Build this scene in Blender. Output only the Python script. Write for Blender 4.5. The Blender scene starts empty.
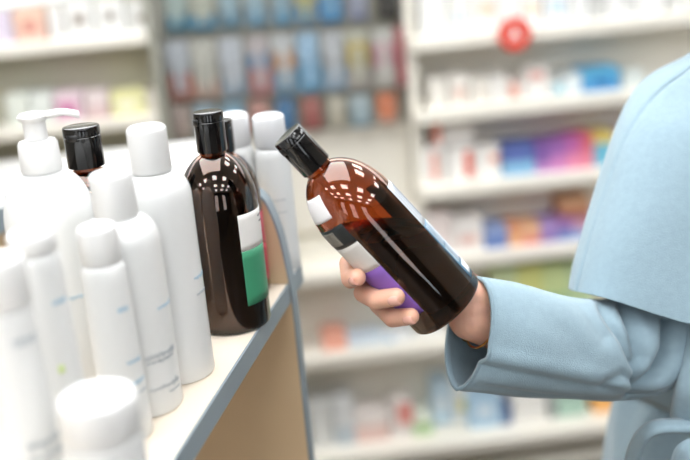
import bpy, bmesh, math, random
from mathutils import Vector, Matrix, noise
random.seed(7)
PI = math.pi
C = bpy.context.scene.collection
sc = bpy.context.scene

# ------------------------------------------------------------------ camera
FPX, PITCH, ROLL, CAMZ = 1050.0, math.radians(17), 0.09, 1.55
CAM = Vector((0, 0, CAMZ))
FWD = Vector((0, math.cos(PITCH), -math.sin(PITCH)))
UP0 = Vector((0, math.sin(PITCH), math.cos(PITCH)))
RT0 = Vector((1, 0, 0))
RT = RT0*math.cos(ROLL) - UP0*math.sin(ROLL)
UP = RT0*math.sin(ROLL) + UP0*math.cos(ROLL)
cd = bpy.data.cameras.new('camera'); cam = bpy.data.objects.new('camera', cd); C.objects.link(cam)
cam.matrix_world = Matrix((( RT.x, UP.x, -FWD.x, CAM.x), (RT.y, UP.y, -FWD.y, CAM.y), (RT.z, UP.z, -FWD.z, CAM.z), (0,0,0,1)))
cd.sensor_width = 36; cd.lens = FPX*36/690; cd.clip_start = .05
cd.dof.use_dof = True; cd.dof.focus_distance = .95; cd.dof.aperture_fstop = 2.5
sc.camera = cam

def ray(x, y): return RT*((x-345)/FPX) - UP*((y-230)/FPX) + FWD
def P(x, y, d): return CAM + ray(x, y)*d
def on_z(x, y, z):
    r = ray(x, y); return CAM + r*((z-CAMZ)/r.z)
def proj(p):
    v = p - CAM; d = v.dot(FWD)
    return 345 + FPX*v.dot(RT)/d, 230 - FPX*v.dot(UP)/d, d

# ------------------------------------------------------------------ materials
def lin(c):
    if isinstance(c, str):
        c = [int(c[i:i+2], 16)/255 for i in (0, 2, 4)]
    return [(v/12.92 if v <= .04045 else ((v+.055)/1.055)**2.4) for v in c] + [1]
MATS = {}
def mat(name, col, rough=.5, metal=0, trans=0, ior=1.45, coat=0, sss=0, bump=0, bscale=200, vary=0, vscale=20, spec=.5, sheen=0):
    if name in MATS: return MATS[name]
    m = bpy.data.materials.new(name); m.use_nodes = True
    nt = m.node_tree; b = nt.nodes['Principled BSDF']
    b.inputs['Base Color'].default_value = lin(col) if not (isinstance(col, (list, tuple)) and len(col) == 4) else col
    b.inputs['Roughness'].default_value = rough; b.inputs['Metallic'].default_value = metal
    b.inputs['Transmission Weight'].default_value = trans; b.inputs['IOR'].default_value = ior
    b.inputs['Coat Weight'].default_value = coat; b.inputs['Specular IOR Level'].default_value = spec
    b.inputs['Sheen Weight'].default_value = sheen; b.inputs['Sheen Roughness'].default_value = .5
    if sss:
        b.inputs['Subsurface Weight'].default_value = sss
        b.inputs['Subsurface Radius'].default_value = (.006, .0025, .0012)
        b.inputs['Subsurface Scale'].default_value = 1
    tc = nt.nodes.new('ShaderNodeTexCoord')
    if bump:
        n = nt.nodes.new('ShaderNodeTexNoise'); n.inputs['Scale'].default_value = bscale; n.inputs['Detail'].default_value = 5
        bp = nt.nodes.new('ShaderNodeBump'); bp.inputs['Strength'].default_value = bump; bp.inputs['Distance'].default_value = .002
        nt.links.new(tc.outputs['Object'], n.inputs['Vector']); nt.links.new(n.outputs['Fac'], bp.inputs['Height'])
        nt.links.new(bp.outputs['Normal'], b.inputs['Normal'])
    if vary:
        n = nt.nodes.new('ShaderNodeTexNoise'); n.inputs['Scale'].default_value = vscale; n.inputs['Detail'].default_value = 4
        hs = nt.nodes.new('ShaderNodeMixRGB'); hs.blend_type = 'MULTIPLY'; hs.inputs['Fac'].default_value = 1
        cr = nt.nodes.new('ShaderNodeValToRGB'); cr.color_ramp.elements[0].color = (1-vary,)*3+(1,); cr.color_ramp.elements[1].color = (1,1,1,1)
        cr.color_ramp.elements[0].position = .3; cr.color_ramp.elements[1].position = .7
        hs.inputs['Color1'].default_value = b.inputs['Base Color'].default_value
        nt.links.new(tc.outputs['Object'], n.inputs['Vector']); nt.links.new(n.outputs['Fac'], cr.inputs['Fac'])
        nt.links.new(cr.outputs['Color'], hs.inputs['Color2']); nt.links.new(hs.outputs['Color'], b.inputs['Base Color'])
    MATS[name] = m
    return m
def emit(name, col, s):
    m = bpy.data.materials.new(name); m.use_nodes = True
    b = m.node_tree.nodes['Principled BSDF']; b.inputs['Base Color'].default_value = (1,1,1,1)
    b.inputs['Emission Color'].default_value = lin(col); b.inputs['Emission Strength'].default_value = s
    return m
def ink(col): return mat('print_'+col, col, .55)
def pale(c, f=.18): return ''.join('%02x' % round(int(c[i:i+2], 16)*(1-f)+245*f) for i in (0, 2, 4))

M_wall = mat('wall_paint', 'efefea', .8, bump=.05, bscale=90)
M_ceil = mat('ceiling_paint', 'f2f2f0', .85, bump=.05, bscale=120)
M_floor = mat('vinyl_floor', '554e46', .4, vary=.12, vscale=6)
M_fix = mat('cream_shelf_metal', 'e8e4d9', .45, bump=.02, bscale=60)
M_fixback = mat('cream_back_panel', 'f6f3ea', .5, vary=.03, vscale=5)
M_fixolive = mat('olive_back_panel', 'c2bfae', .6, vary=.06, vscale=5)
M_fixpeg = mat('peg_back_panel', '99978a', .6, vary=.08, vscale=5)
M_hook = mat('hook_steel', 'b9bbbb', .3, metal=.9)
M_white = mat('white_plastic', 'dfe0df', .3, coat=.2, spec=.45, vary=.012, vscale=30)
M_whitecap = mat('white_cap_plastic', 'e3e3e2', .35, spec=.45, vary=.012, vscale=30)
M_clearcap = mat('clear_cap_plastic', (.97,.98,1,1), .25, trans=.25, ior=1.2)
M_black = mat('black_cap_plastic', '0c0c0d', .13, coat=.4, vary=.2, vscale=80)
M_amber = mat('amber_plastic', (.55,.22,.085,1), .006, trans=1, ior=1.5, coat=.35)
def liquid_mat(name, col, dens):
    m = mat(name, (1,1,1,1), 0, trans=1, ior=1.36); nt = m.node_tree
    va = nt.nodes.new('ShaderNodeVolumeAbsorption'); va.inputs['Color'].default_value = col; va.inputs['Density'].default_value = dens
    nt.links.new(va.outputs['Volume'], nt.nodes['Material Output'].inputs['Volume']); return m
M_liquid = liquid_mat('brown_liquid', (.76,.12,.0,1), 210)
M_liquid2 = liquid_mat('dark_brown_liquid', (.55,.30,.2,1), 260)
M_board = mat('cream_laminate', 'e2d6c5', .4, vary=.03, vscale=15)
M_beige = mat('beige_laminate', 'd6bd99', .5, vary=.05, vscale=14, bump=.03, bscale=150)
M_gray = mat('grey_edge_band', '87939a', .45, vary=.04, vscale=60)
M_coat = mat('light_blue_wool', '899faa', .92, bump=.35, bscale=900, vary=.07, vscale=160, spec=.15, sheen=.25)
M_skin = mat('skin', 'e2b098', .5, sss=.25, bump=.12, bscale=420, vary=.10, vscale=70, spec=.4)
M_nail = mat('nail', 'eab4a4', .18, coat=.7, vary=.04, vscale=200)
M_gold = mat('gold', 'd9ae72', .22, metal=1, vary=.05, vscale=100)
M_hair = mat('brown_hair', '4a3224', .55, bump=.4, bscale=120)
M_trouser = mat('dark_trousers', '2d333b', .85, bump=.2, bscale=400)
M_shoe = mat('shoe_leather', '1c1a19', .35, bump=.1, bscale=200)
M_eye = mat('eye_white', 'eeebe6', .2); M_iris = mat('iris', '4a3826', .2); M_lip = mat('lips', 'b5695f', .45)

# ------------------------------------------------------------------ mesh helper
class MB:
    def __init__(s): s.v = []; s.f = []; s.m = []
    def add(s, vs, fs, mi=0):
        o = len(s.v); s.v += [Vector(v) for v in vs]; s.f += [tuple(i+o for i in f) for f in fs]; s.m += [mi]*len(fs); return s
    def box(s, x0, x1, y0, y1, z0, z1, mi=0):
        return s.add([(x0,y0,z0),(x1,y0,z0),(x1,y1,z0),(x0,y1,z0),(x0,y0,z1),(x1,y0,z1),(x1,y1,z1),(x0,y1,z1)],
              [(0,3,2,1),(4,5,6,7),(0,1,5,4),(1,2,6,5),(2,3,7,6),(3,0,4,7)], mi)
    def lathe(s, prof, n=64, mi=0, c=(0,0), mfun=None):
        # prof: list of (r,z); r==0 ends close to a pole
        o = len(s.v); idx = []
        for r, z in prof:
            if r < 1e-7: idx.append([len(s.v)]); s.v.append(Vector((c[0], c[1], z)))
            else:
                idx.append(list(range(len(s.v), len(s.v)+n)))
                s.v += [Vector((c[0]+r*math.cos(2*PI*k/n), c[1]+r*math.sin(2*PI*k/n), z)) for k in range(n)]
        for i in range(len(idx)-1):
            a, b = idx[i], idx[i+1]
            for k in range(n):
                k2 = (k+1) % n
                if len(a) == 1 and len(b) == 1: continue
                if len(a) == 1: s.f.append((a[0], b[k2], b[k]))
                elif len(b) == 1: s.f.append((a[k], a[k2], b[0]))
                else: s.f.append((a[k], a[k2], b[k2], b[k]))
                s.m.append(mi)
        return s
    def tube(s, pts, rads, n=12, mi=0, closed=False):
        pts = [Vector(p) for p in pts]; N = len(pts)
        if not hasattr(rads, '__len__'): rads = [rads]*N
        o = len(s.v); prev = None
        for i, p in enumerate(pts):
            t = (pts[(i+1) % N]-pts[i-1]) if closed else (pts[min(i+1,N-1)]-pts[max(i-1,0)])
            t.normalize()
            if prev is None: u = t.orthogonal().normalized()
            else: u = (prev - t*prev.dot(t)).normalized()
            prev = u; w = t.cross(u)
            s.v += [p + u*rads[i]*math.cos(2*PI*k/n) + w*rads[i]*math.sin(2*PI*k/n) for k in range(n)]
        R = N if closed else N-1
        for i in range(R):
            j = (i+1) % N
            for k in range(n):
                s.f.append((o+i*n+k, o+i*n+(k+1)%n, o+j*n+(k+1)%n, o+j*n+k)); s.m.append(mi)
        if not closed:
            s.f.append(tuple(o+k for k in range(n))[::-1]); s.m.append(mi)
            s.f.append(tuple(o+(N-1)*n+k for k in range(n))); s.m.append(mi)
        return s
    def grid(s, rows, mi=0, wrap=False, flip=False):
        o = len(s.v); n = len(rows[0])
        for r in rows: s.v += [Vector(p) for p in r]
        for i in range(len(rows)-1):
            for k in range(n if wrap else n-1):
                q = (o+i*n+k, o+i*n+(k+1)%n, o+(i+1)*n+(k+1)%n, o+(i+1)*n+k)
                s.f.append(q[::-1] if flip else q); s.m.append(mi)
        return s
    def prism(s, poly, d, mi=0, side_mi=None):
        # poly: list of Vectors, extruded by vector d
        o = len(s.v); n = len(poly); d = Vector(d)
        s.v += [Vector(p) for p in poly] + [Vector(p)+d for p in poly]
        s.f.append(tuple(range(o, o+n))[::-1]); s.m.append(mi); s.f.append(tuple(range(o+n, o+2*n))); s.m.append(mi)
        for k in range(n):
            s.f.append((o+k, o+(k+1)%n, o+n+(k+1)%n, o+n+k)); s.m.append(mi if side_mi is None else side_mi)
        return s
    def build(s, name, mats, parent=None, world=False, smooth=True, bevel=0, solid=0, subsurf=0, recalc=True, angle=35):
        me = bpy.data.meshes.new(name)
        vs = s.v
        if world and parent is not None:
            mw = Matrix(); q = parent
            while q is not None: mw = q.matrix_basis @ mw; q = q.parent
            inv = mw.inverted(); vs = [inv @ v for v in vs]
        me.from_pydata([tuple(v) for v in vs], [], s.f)
        for m in (mats if isinstance(mats, (list, tuple)) else [mats]): me.materials.append(m)
        me.polygons.foreach_set('material_index', s.m)
        if recalc:
            b = bmesh.new(); b.from_mesh(me); bmesh.ops.recalc_face_normals(b, faces=b.faces); b.to_mesh(me); b.free()
        if smooth:
            me.polygons.foreach_set('use_smooth', [True]*len(me.polygons))
            me.set_sharp_from_angle(angle=math.radians(angle))
        o = bpy.data.objects.new(name, me); C.objects.link(o)
        if parent is not None: o.parent = parent
        if solid:
            md = o.modifiers.new('solid', 'SOLIDIFY'); md.thickness = solid; md.offset = 0
        if bevel:
            md = o.modifiers.new('bevel', 'BEVEL'); md.width = bevel; md.segments = 2; md.limit_method = 'ANGLE'
        if subsurf:
            md = o.modifiers.new('sub', 'SUBSURF'); md.levels = subsurf; md.render_levels = subsurf
        return o
def tag(o, label=None, cat=None, group=None, kind=None):
    if label: o['label'] = label
    if cat: o['category'] = cat
    if group: o['group'] = group
    if kind: o['kind'] = kind
    return o
def thing(name, label, cat, loc=(0,0,0), group=None, M=None):
    o = bpy.data.objects.new(name, None); C.objects.link(o); o.empty_display_size = .05
    if M is not None: o.matrix_basis = M
    else: o.location = loc
    return tag(o, label, cat, group)
def cr(pts, n):
    # Catmull-Rom through pts -> n samples
    pts = [Vector(p) for p in pts]; N = len(pts); out = []
    for i in range(n):
        t = i/(n-1)*(N-1); k = min(int(t), N-2); f = t-k
        p0, p1, p2, p3 = pts[max(k-1,0)], pts[k], pts[k+1], pts[min(k+2,N-1)]
        out.append(.5*((2*p1)+(p2-p0)*f+(2*p0-5*p1+4*p2-p3)*f*f+(3*p1-p0-3*p2+p3)*f**3))
    return out
def lerp_prof(prof, z):
    for (r0, z0), (r1, z1) in zip(prof, prof[1:]):
        if z0 <= z <= z1: return r0 + (r1-r0)*((z-z0)/(z1-z0) if z1 > z0 else 0)
    return prof[-1][0]
def patch(mb, prof, t0, t1, f0, f1, off, mi=0, nf=20, nt=8):
    # sheet wrapped on a lathed body, degrees: 0 faces the camera (-Y), + to +X
    rows = []
    for i in range(nt+1):
        t = t0+(t1-t0)*i/nt; r = lerp_prof(prof, t)+off
        rows.append([(r*math.sin(math.radians(f0+(f1-f0)*k/nf)), -r*math.cos(math.radians(f0+(f1-f0)*k/nf)), t) for k in range(nf+1)])
    return mb.grid(rows, mi)
def scribble(mb, prof, t, f0, f1, amp, rad=.00035, mi=0, n=60, seed=0):
    rnd = random.Random(seed); pts = []
    for k in range(n+1):
        a = f0+(f1-f0)*k/n; tt = t + 1.5*amp*math.sin(k*1.9)*rnd.uniform(.2, 1)
        r = lerp_prof(prof, tt)+.0002
        pts.append((r*math.sin(math.radians(a)), -r*math.cos(math.radians(a)), tt))
    mb.tube(pts, rad, 5, mi)

# ------------------------------------------------------------------ the room (rotated with the back wall)
YAW = math.radians(4)
E1 = Vector((math.cos(YAW), math.sin(YAW), 0)); E2 = Vector((-math.sin(YAW), math.cos(YAW), 0)); WO = Vector((0, 2.6, 0))
ROOM = Matrix(((E1.x, E2.x, 0, WO.x), (E1.y, E2.y, 0, WO.y), (0, 0, 1, 0), (0, 0, 0, 1)))   # local: u along, w behind the shelf fronts, z up
def U(x, y, w=0):
    r = ray(x, y); d = (WO + E2*w - CAM).dot(E2)/r.dot(E2); p = CAM + r*d - WO
    return p.dot(E1), p.z
def room_obj(name, mb, m, **k):
    o = mb.build(name, m, smooth=False, **k); o.matrix_basis = ROOM; o['kind'] = 'structure'; return o
CEIL = 2.75
room_obj('floor', MB().box(-3.2, 3.2, -6, .7, -.05, 0), M_floor)
room_obj('ceiling', MB().box(-3.2, 3.2, -6, .7, CEIL+.0, CEIL+.06), M_ceil)
room_obj('wall_back', MB().box(-3.2, 3.2, .6, .7, 0, CEIL), M_wall)
room_obj('wall_left', MB().box(-3.3, -3.2, -6, .7, 0, CEIL), mat('greige_wall_paint', 'a8a196', .8, vary=.04, vscale=4))
room_obj('wall_right', MB().box(3.2, 3.3, -6, .7, 0, CEIL), mat('greige_wall_paint', 'a8a196'))
M_wallf = mat('taupe_wall_paint', '4a4540', .8, vary=.05, vscale=4)
fw = MB(); FILL_GAPS = [(-2.5,-1.7), (-.9,-.1), (.9,1.7)]
xs = [-3.2] + [v for p in FILL_GAPS for v in p] + [3.2]
for a, b in zip(xs[::2], xs[1::2]): fw.box(a, b, -6.1, -6, 0, CEIL)
for a, b in FILL_GAPS: fw.box(a, b, -6.1, -6, 0, .5).box(a, b, -6.1, -6, 2.4, CEIL)
room_obj('wall_front', fw, M_wallf)
M_fill = emit('fill_glow', 'eef5ff', 6.5)  # glowing panels added behind the camera for bottle streaks and front fill
for n_, (a, b) in enumerate(FILL_GAPS):
    f = MB()
    for q in ((a, a+.05, .5, 2.4), (b-.05, b, .5, 2.4), (a+.05, b-.05, .5, .55), (a+.05, b-.05, 2.35, 2.4), (a+.05, b-.05, 1.5, 1.54)): f.box(q[0], q[1], -6.06, -6.0, q[2], q[3])
    wo = room_obj('fill_panel_%d' % (n_+1), f, mat('fill_panel_frame_grey', '4a4d50', .5))
    g = MB().box(a+.05, b-.05, -6.05, -6.04, .55, 2.35).build('glow_pane', M_fill, wo, smooth=False)
M_lamp = emit('lamp_diffuser', 'fbfdff', 40)
k = 0
for i, u in enumerate((-2.5, -1.4, -.3, .8, 1.9)):
    for j, w in enumerate((-5.0, -4.0, -3.0, -1.4, -.6)):
        if j >= 3 and i < 3: continue  # the two rows nearest the back shelves are added to brighten them
        t = thing('ceiling_lamp', 'square white recessed ceiling lamp panel above the shop floor', 'ceiling lamp', group='ceiling lamp panels', M=ROOM @ Matrix.Translation((u, w, CEIL-.03)))
        MB().box(-.21, .21, -.21, .21, .004, .02).build('diffuser', M_lamp, t, smooth=False)
        f = MB()
        for a, b, c, d in ((-.23,.23,-.23,-.21), (-.23,.23,.21,.23), (-.23,-.21,-.21,.21), (.21,.23,-.21,.21)): f.box(a, b, c, d, 0, .03)
        f.build('lamp_frame', M_fix, t, smooth=False)

t = thing('ceiling_light_strip', 'wide bright ceiling light panel over the display shelf and aisle', 'ceiling light', M=ROOM @ Matrix.Translation((-.55, -1.4, CEIL-.03)))
MB().box(-.8, .8, -1.0, 1.0, .004, .02).build('diffuser', emit('strip_diffuser', 'fbfdff', 17), t, smooth=False)
f = MB()
for a, b, c, d in ((-.83,.83,-1.03,-1.0), (-.83,.83,1.0,1.03), (-.83,-.8,-1.0,1.0), (.8,.83,-1.0,1.0)): f.box(a, b, c, d, 0, .03)
f.build('lamp_frame', M_fix, t, smooth=False)
# ------------------------------------------------------------------ back shelving
def unit(name, label, u0, u1): 
    t = thing(name, label, 'shelving unit', M=ROOM)
    return t
DEP = .13
uL0 = U(-60, 60)[0]; uP0 = U(163, 60)[0]; uP1 = U(411, 60)[0]; uR1 = U(900, 60)[0]
def shelf_z(x, y): return U(x, y)[1]
# right bay
RB = thing('wall_shelving', 'long cream wall shelving of open shelves behind the customer', 'shelving unit', M=ROOM)
MB().box(uP1, uR1, DEP, DEP+.03, 0, 1.75).build('back_panel', M_fixback, RB, smooth=False)
RZ = [shelf_z(515, 28), shelf_z(515, 101), shelf_z(527, 176), shelf_z(527, 247), shelf_z(527, 330), shelf_z(540, 424)]
uRB0 = U(296, 350)[0]
RT_ = .034
for i, z in enumerate(RZ):
    x0 = uP1 if i < 3 else uRB0
    MB().box(x0, uR1, -.02 if i < 5 else -.05, DEP, z-RT_, z).build('shelf', M_fix, RB, smooth=False, bevel=.004)
MB().box(uRB0, uP1, DEP, DEP+.03, 0, RZ[2]+.25).build('back_panel', M_fixback, RB, smooth=False)
MB().box(uRB0, uR1, -.02, DEP, 0, RZ[5]-RT_-.07).build('plinth', M_fix, RB, smooth=False)
for u, z0 in ((uP1+.006, RZ[3]), (uR1-.01, 0)): MB().box(u-.012, u+.012, .02, DEP, z0, 1.75).build('upright', M_fix, RB, smooth=False)
# peg bay
PB = thing('pegboard_display', 'grey pegboard panel with hooks between the two shelf walls', 'pegboard', M=ROOM)
zPB = shelf_z(290, 142)
MB().box(uP0, uP1-.01, .10, .13, zPB, 1.75).build('back_panel', M_fixpeg, PB, smooth=False)
MB().box(uP0, uRB0 if uRB0 > uP0 else uP1, .0, .13, 0, zPB-.0).build('lower_panel', M_fix, PB, smooth=False)
MB().box(uRB0, uP1-.01, .09, .13, shelf_z(350, 235), zPB).build('lower_panel', M_fix, PB, smooth=False)
# left bay
LB = thing('wall_cabinet_shelves', 'cream shelf wall with olive back beside the pegboard, over the counter', 'shelving unit', M=ROOM)
MB().box(uL0, uP0-.03, .12, .15, 0, 1.75).build('back_panel', M_fixolive, LB, smooth=False)
LZ = [shelf_z(80, 38), shelf_z(80, 122)]
for z in LZ: MB().box(uL0, uP0-.03, 0, .119, z-.03, z).build('shelf', M_fix, LB, smooth=False, bevel=.004)
MB().box(uL0, uP0-.03, .0, DEP, 0, shelf_z(80, 160)).build('plinth', M_fixolive, LB, smooth=False)
for u in (uL0, uP0-.018): MB().box(u-.012, u+.012, 0, DEP, 0, 1.75).build('upright', mat('grey_upright', '8f8f84', .5), LB, smooth=False)

fb = thing('added_light_box', 'long glowing white box added above the back shelving for its light', 'light box', M=ROOM)  # unseen glowing box, added for shoulder reflections and light on the shelves
bx = MB().box(-2.9, 2.9, .10, .59, 1.95, 2.6).build('box', M_fix, fb, smooth=False)
MB().box(-2.87, 2.87, .08, .099, 1.98, 2.57).build('lit_panel', emit('added_box_glow', 'fbfcff', 6), bx, smooth=False)
ORD = ['first','second','third','fourth','fifth','sixth','seventh','eighth','ninth','tenth','eleventh','twelfth','thirteenth','fourteenth','fifteenth','sixteenth']
def carton(name, x0, y0, x1, z, w, bands, depth=.09, accent=None):
    """printed carton standing on height z; front rectangle read from x0..x1, y0 at its top; bands: (fraction from bottom, colour)"""
    ym = None
    ua, _ = U(x0, y0, w); ub, zt = U(x1, y0, w)
    h = max(zt - z, .02); wd = ub-ua
    t = thing(name, None, None, M=ROOM @ Matrix.Translation(((ua+ub)/2, w, z)))
    mb = MB(); cols = []; f0 = 0
    for f1, c in bands:
        if c not in cols: cols.append(c)
        mb.box(-wd/2, wd/2, 0, depth, h*f0, h*f1, cols.index(c)); f0 = f1
    mb.build('box', [ink(pale(c)) for c in cols], t, smooth=False)
    if accent:
        fx0, fx1, fz0, fz1, c = accent
        MB().box(-wd/2+wd*fx0, -wd/2+wd*fx1, -.0012, -.0002, h*fz0, h*fz1).build('printed_panel', ink(c), t, smooth=False)
    return t
def shelf_row(items, z, where, group, w=.02):
    items = sorted(items, key=lambda i: i[0])
    for n, it in enumerate(items):
        x0, y0, x1, desc, bands = it[:5]
        acc = it[5] if len(it) > 5 else None; dw = it[6] if len(it) > 6 else 0; base = it[7] if len(it) > 7 else None
        t = carton('carton', x0, y0, x1, z if base is None else U(x0, base, w+dw)[1], w+dw, bands, accent=acc)
        tag(t, '%s, %s from left %s' % (desc, ORD[n], where), 'carton', group)
W1 = lambda c: [(1, c)]
shelf_row([
 (418,-14,444,'white carton',W1('eeeeea')), (446,-20,470,'off-white carton',W1('e6e6e0'),(.2,.8,.2,.4,'c9d4de')), (472,-16,494,'white carton with pale orange print',W1('f0eee8'),(.3,.9,.35,.6,'e9c9b0')),
 (496,-18,520,'white carton',W1('ecece8')), (522,-15,540,'white carton with tan print',W1('f0efeb'),(.2,.8,.3,.55,'e3cdb0')), (545,-14,568,'white carton with sky blue print',W1('eef0f0'),(.25,.75,.3,.6,'a8c6de')),
 (571,-18,588,'pale grey carton',W1('e2e3e2')), (590,-20,606,'mid grey carton',[(1,'b9bab8')]), (608,-16,634,'white carton with grey print',W1('e9e9e7'),(.5,.9,.2,.7,'cfd0cf')), (637,-16,664,'white carton',W1('e9e9e6')), (668,-18,690,'grey carton',W1('cfcfcc'))],
 RZ[0], 'on top shelf behind customer', 'cartons on the top shelf')
shelf_row([
 (428,78,446,'cream carton',W1('e9e4da')), (449,74,468,'cream carton with pink print',W1('eee9e0'),(.2,.8,.2,.6,'ddc3b8')), (471,78,489,'pale carton',W1('eae5dc'),(.2,.7,.3,.6,'d8cfc6')),
 (491,76,506,'white carton',W1('f0eee9')), (508,80,522,'white carton with coral print',W1('f0e8e2'),(.1,.7,.1,.9,'e2a493')), (524,66,548,'white carton with red arc print',W1('f0ece8'),(.2,.8,.6,.85,'d99a90')),
 (551,80,566,'white carton with turquoise stripe',W1('eef0f0'),(.2,.8,.1,.8,'8fc4d2')), (567,74,581,'pale blue carton',W1('dce8ec')), (583,67,619,'bright blue wide carton',[(.55,'2f86c4'),(1,'3d9fd0')],(.25,.75,.3,.6,'1b5f9c')), (623,70,645,'pale grey-green carton',W1('cdd6d4'))],
 RZ[1], 'on second shelf behind customer', 'cartons on the second shelf')
shelf_row([
 (421,148,444,'white carton with faint red print',W1('f0ede8'),(.4,.7,.1,.9,'dd9a8a')), (447,147,474,'white carton with red stripe',W1('f4f1ec'),(.62,.92,.1,.9,'d8604a')), (476,146,499,'white carton with red dot',W1('f2efea'),(.6,.95,.5,.75,'d98a72')),
 (502,143,534,'navy carton with sky blue lower half',[(.45,'6aa6cf'),(1,'3a4f9e')]), (536,141,550,'purple carton',[(.3,'b06fb4'),(1,'6b3f95')]), (551,139,566,'magenta carton',[(.5,'c06ab0'),(1,'8c4aa0')]), (567,136,580,'rose carton',[(.5,'d9709a'),(1,'b44a9a')]), (581,134,593,'red and pink carton',[(.5,'d96a82'),(1,'cf4a5a')]), (594,132,614,'teal carton with yellow top',[(.7,'4aa6c4'),(1,'e0c85a')]), (617,134,640,'violet carton',W1('8a72b8'))],
 RZ[2], 'on third shelf behind customer', 'cartons on the third shelf')
t = carton('carton', 430, 106, 472, U(430,148,.03)[1]+.002, .03, W1('f6f3ef'), accent=(.02,.22,.1,.9,'e0856f'))
tag(t, 'large white carton with red left edge stacked on the white cartons of the third shelf', 'carton', 'cartons on the third shelf')
shelf_row([
 (400,214,424,'white carton',W1('efeae6')), (426,212,450,'pale pink carton',W1('eedfdc')), (452,216,482,'white carton with rose print',W1('f0ebe8'),(.2,.8,.2,.5,'e0bdb5')),
 (485,226,507,'blue carton',[(.6,'4666ac'),(1,'7d94c8')]), (508,224,522,'orange carton',[(.5,'e0a06a'),(1,'d98a5a')]), (523,223,540,'peach and red carton',[(.4,'d0685a'),(1,'e2a87a')]), (541,221,556,'violet carton',[(.5,'7a5aa4'),(1,'9a7ac0')]), (557,219,572,'purple and blue carton',[(.5,'4a68b0'),(1,'8858a0')]), (573,220,596,'blue and pink carton',[(.5,'5a86c0'),(1,'c08aa8')])],
 RZ[3], 'on fourth shelf behind customer', 'cartons on the fourth shelf')
t = carton('carton', 560, 197, 590, U(560,219.5,.05)[1]+.004, .05, [(.4,'b0603f'),(1,'d9a070')])
tag(t, 'orange-brown carton lying on the purple cartons of the fourth shelf', 'carton', 'cartons on the fourth shelf')
shelf_row([
 (492,266,516,'lime green pack',[(.6,'b4d488'),(1,'cfe0a8')]), (517,264,542,'yellow-green pack',[(.5,'a8cc6a'),(1,'d8dc7a')]), (543,263,566,'leaf green pack',[(.5,'8fc070'),(1,'c8dc90')]), (567,262,592,'pale green pack',[(1,'bcd8a0')]), 
 (322,334,346,'orange-red pack',[(1,'e89a80')],None,0), (348,336,384,'pale blue pack',W1('c8d8e6')), (386,336,412,'white pack with blue edge',W1('e6eaee'),(0,.3,0,1,'a8c4dc')), (414,330,446,'white pack',W1('ebebe8')), (450,300,486,'cream pack',W1('ece8e0'))],
 RZ[4], 'on shelf below held bottle', 'packs on the fifth shelf')
shelf_row([
 (308,402,330,'pale grey carton',W1('dcdedd')), (332,398,352,'blue-grey carton',[(.4,'b4c2cc'),(1,'e0e4e6')]), (354,412,388,'pale pink carton',[(.6,'e8c4bc'),(1,'f0e6e2')]), (372,384,402,'white carton',W1('f0efec'),None,.12), (390,402,412,'white carton with coral corner',W1('eee6e2'),(.3,1,.4,1,'dd8f86')),
 (408,416,432,'light green carton',[(.7,'a8cc90'),(1,'e0e8d8')]), (430,378,450,'sky blue carton',W1('b8d4e8'),(.3,.7,.3,.6,'e6ecf2'),.05), (452,384,468,'white carton with yellow print',W1('eef0ee'),(.3,.8,.3,.6,'dcd28a'),.05), (468,396,500,'light blue carton',[(1,'9cc0dc')],(.3,.7,.4,.7,'e4edf4')), (501,408,511,'navy narrow carton',W1('3a5688')), (513,394,546,'white wide carton',W1('eeece8')), (549,398,556,'dark grey narrow carton',W1('8f9694')), (557,396,586,'sage green carton',[(1,'9cc0ae')]), (594,394,616,'orange carton',[(1,'f0a850')]), (620,392,650,'white carton',W1('eceae6'))],
 RZ[5], 'on lowest shelf below sleeve', 'cartons on the lowest shelf')
shelf_row([
 (-20,8,8,'lilac carton',W1('cfc3d6')), (11,9,42,'orange and pink carton',[(.5,'dcae9c'),(1,'e3b8a0')],(.3,.7,.3,.7,'c88a7c')), (46,6,60,'pale carton',W1('dedcd8')), (62,0,90,'white carton with brown mark',W1('e2e2de'),(.3,.7,.35,.65,'8a7c70')), (93,0,122,'white carton with dark mark',W1('dfdfdb'),(.35,.65,.4,.7,'7c7268')), (125,0,153,'grey carton with brown mark',W1('d2d2cd'),(.3,.6,.3,.55,'8f877e'))],
 LZ[0], 'on upper shelf over pump bottle', 'cartons on the upper left shelves')
shelf_row([
 (4,94,26,'pale green carton',W1('d6ddd2')), (28,93,49,'mint white carton',W1('d9dfd9')), (52,92,80,'magenta-print carton',W1('e0c8d2'),(.1,.8,.2,.7,'c67ba4')), (83,91,106,'dusty rose carton',[(.5,'c8a8a8'),(1,'dccaca')]), (109,90,143,'yellow carton with white middle',W1('dfdb9a'),(.2,.7,.3,.6,'ecebd8')), (145,89,162,'pale beige carton',W1('dcd4c6'))],
 LZ[1], 'on lower shelf over pump bottle', 'cartons on the lower left shelves')

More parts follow.
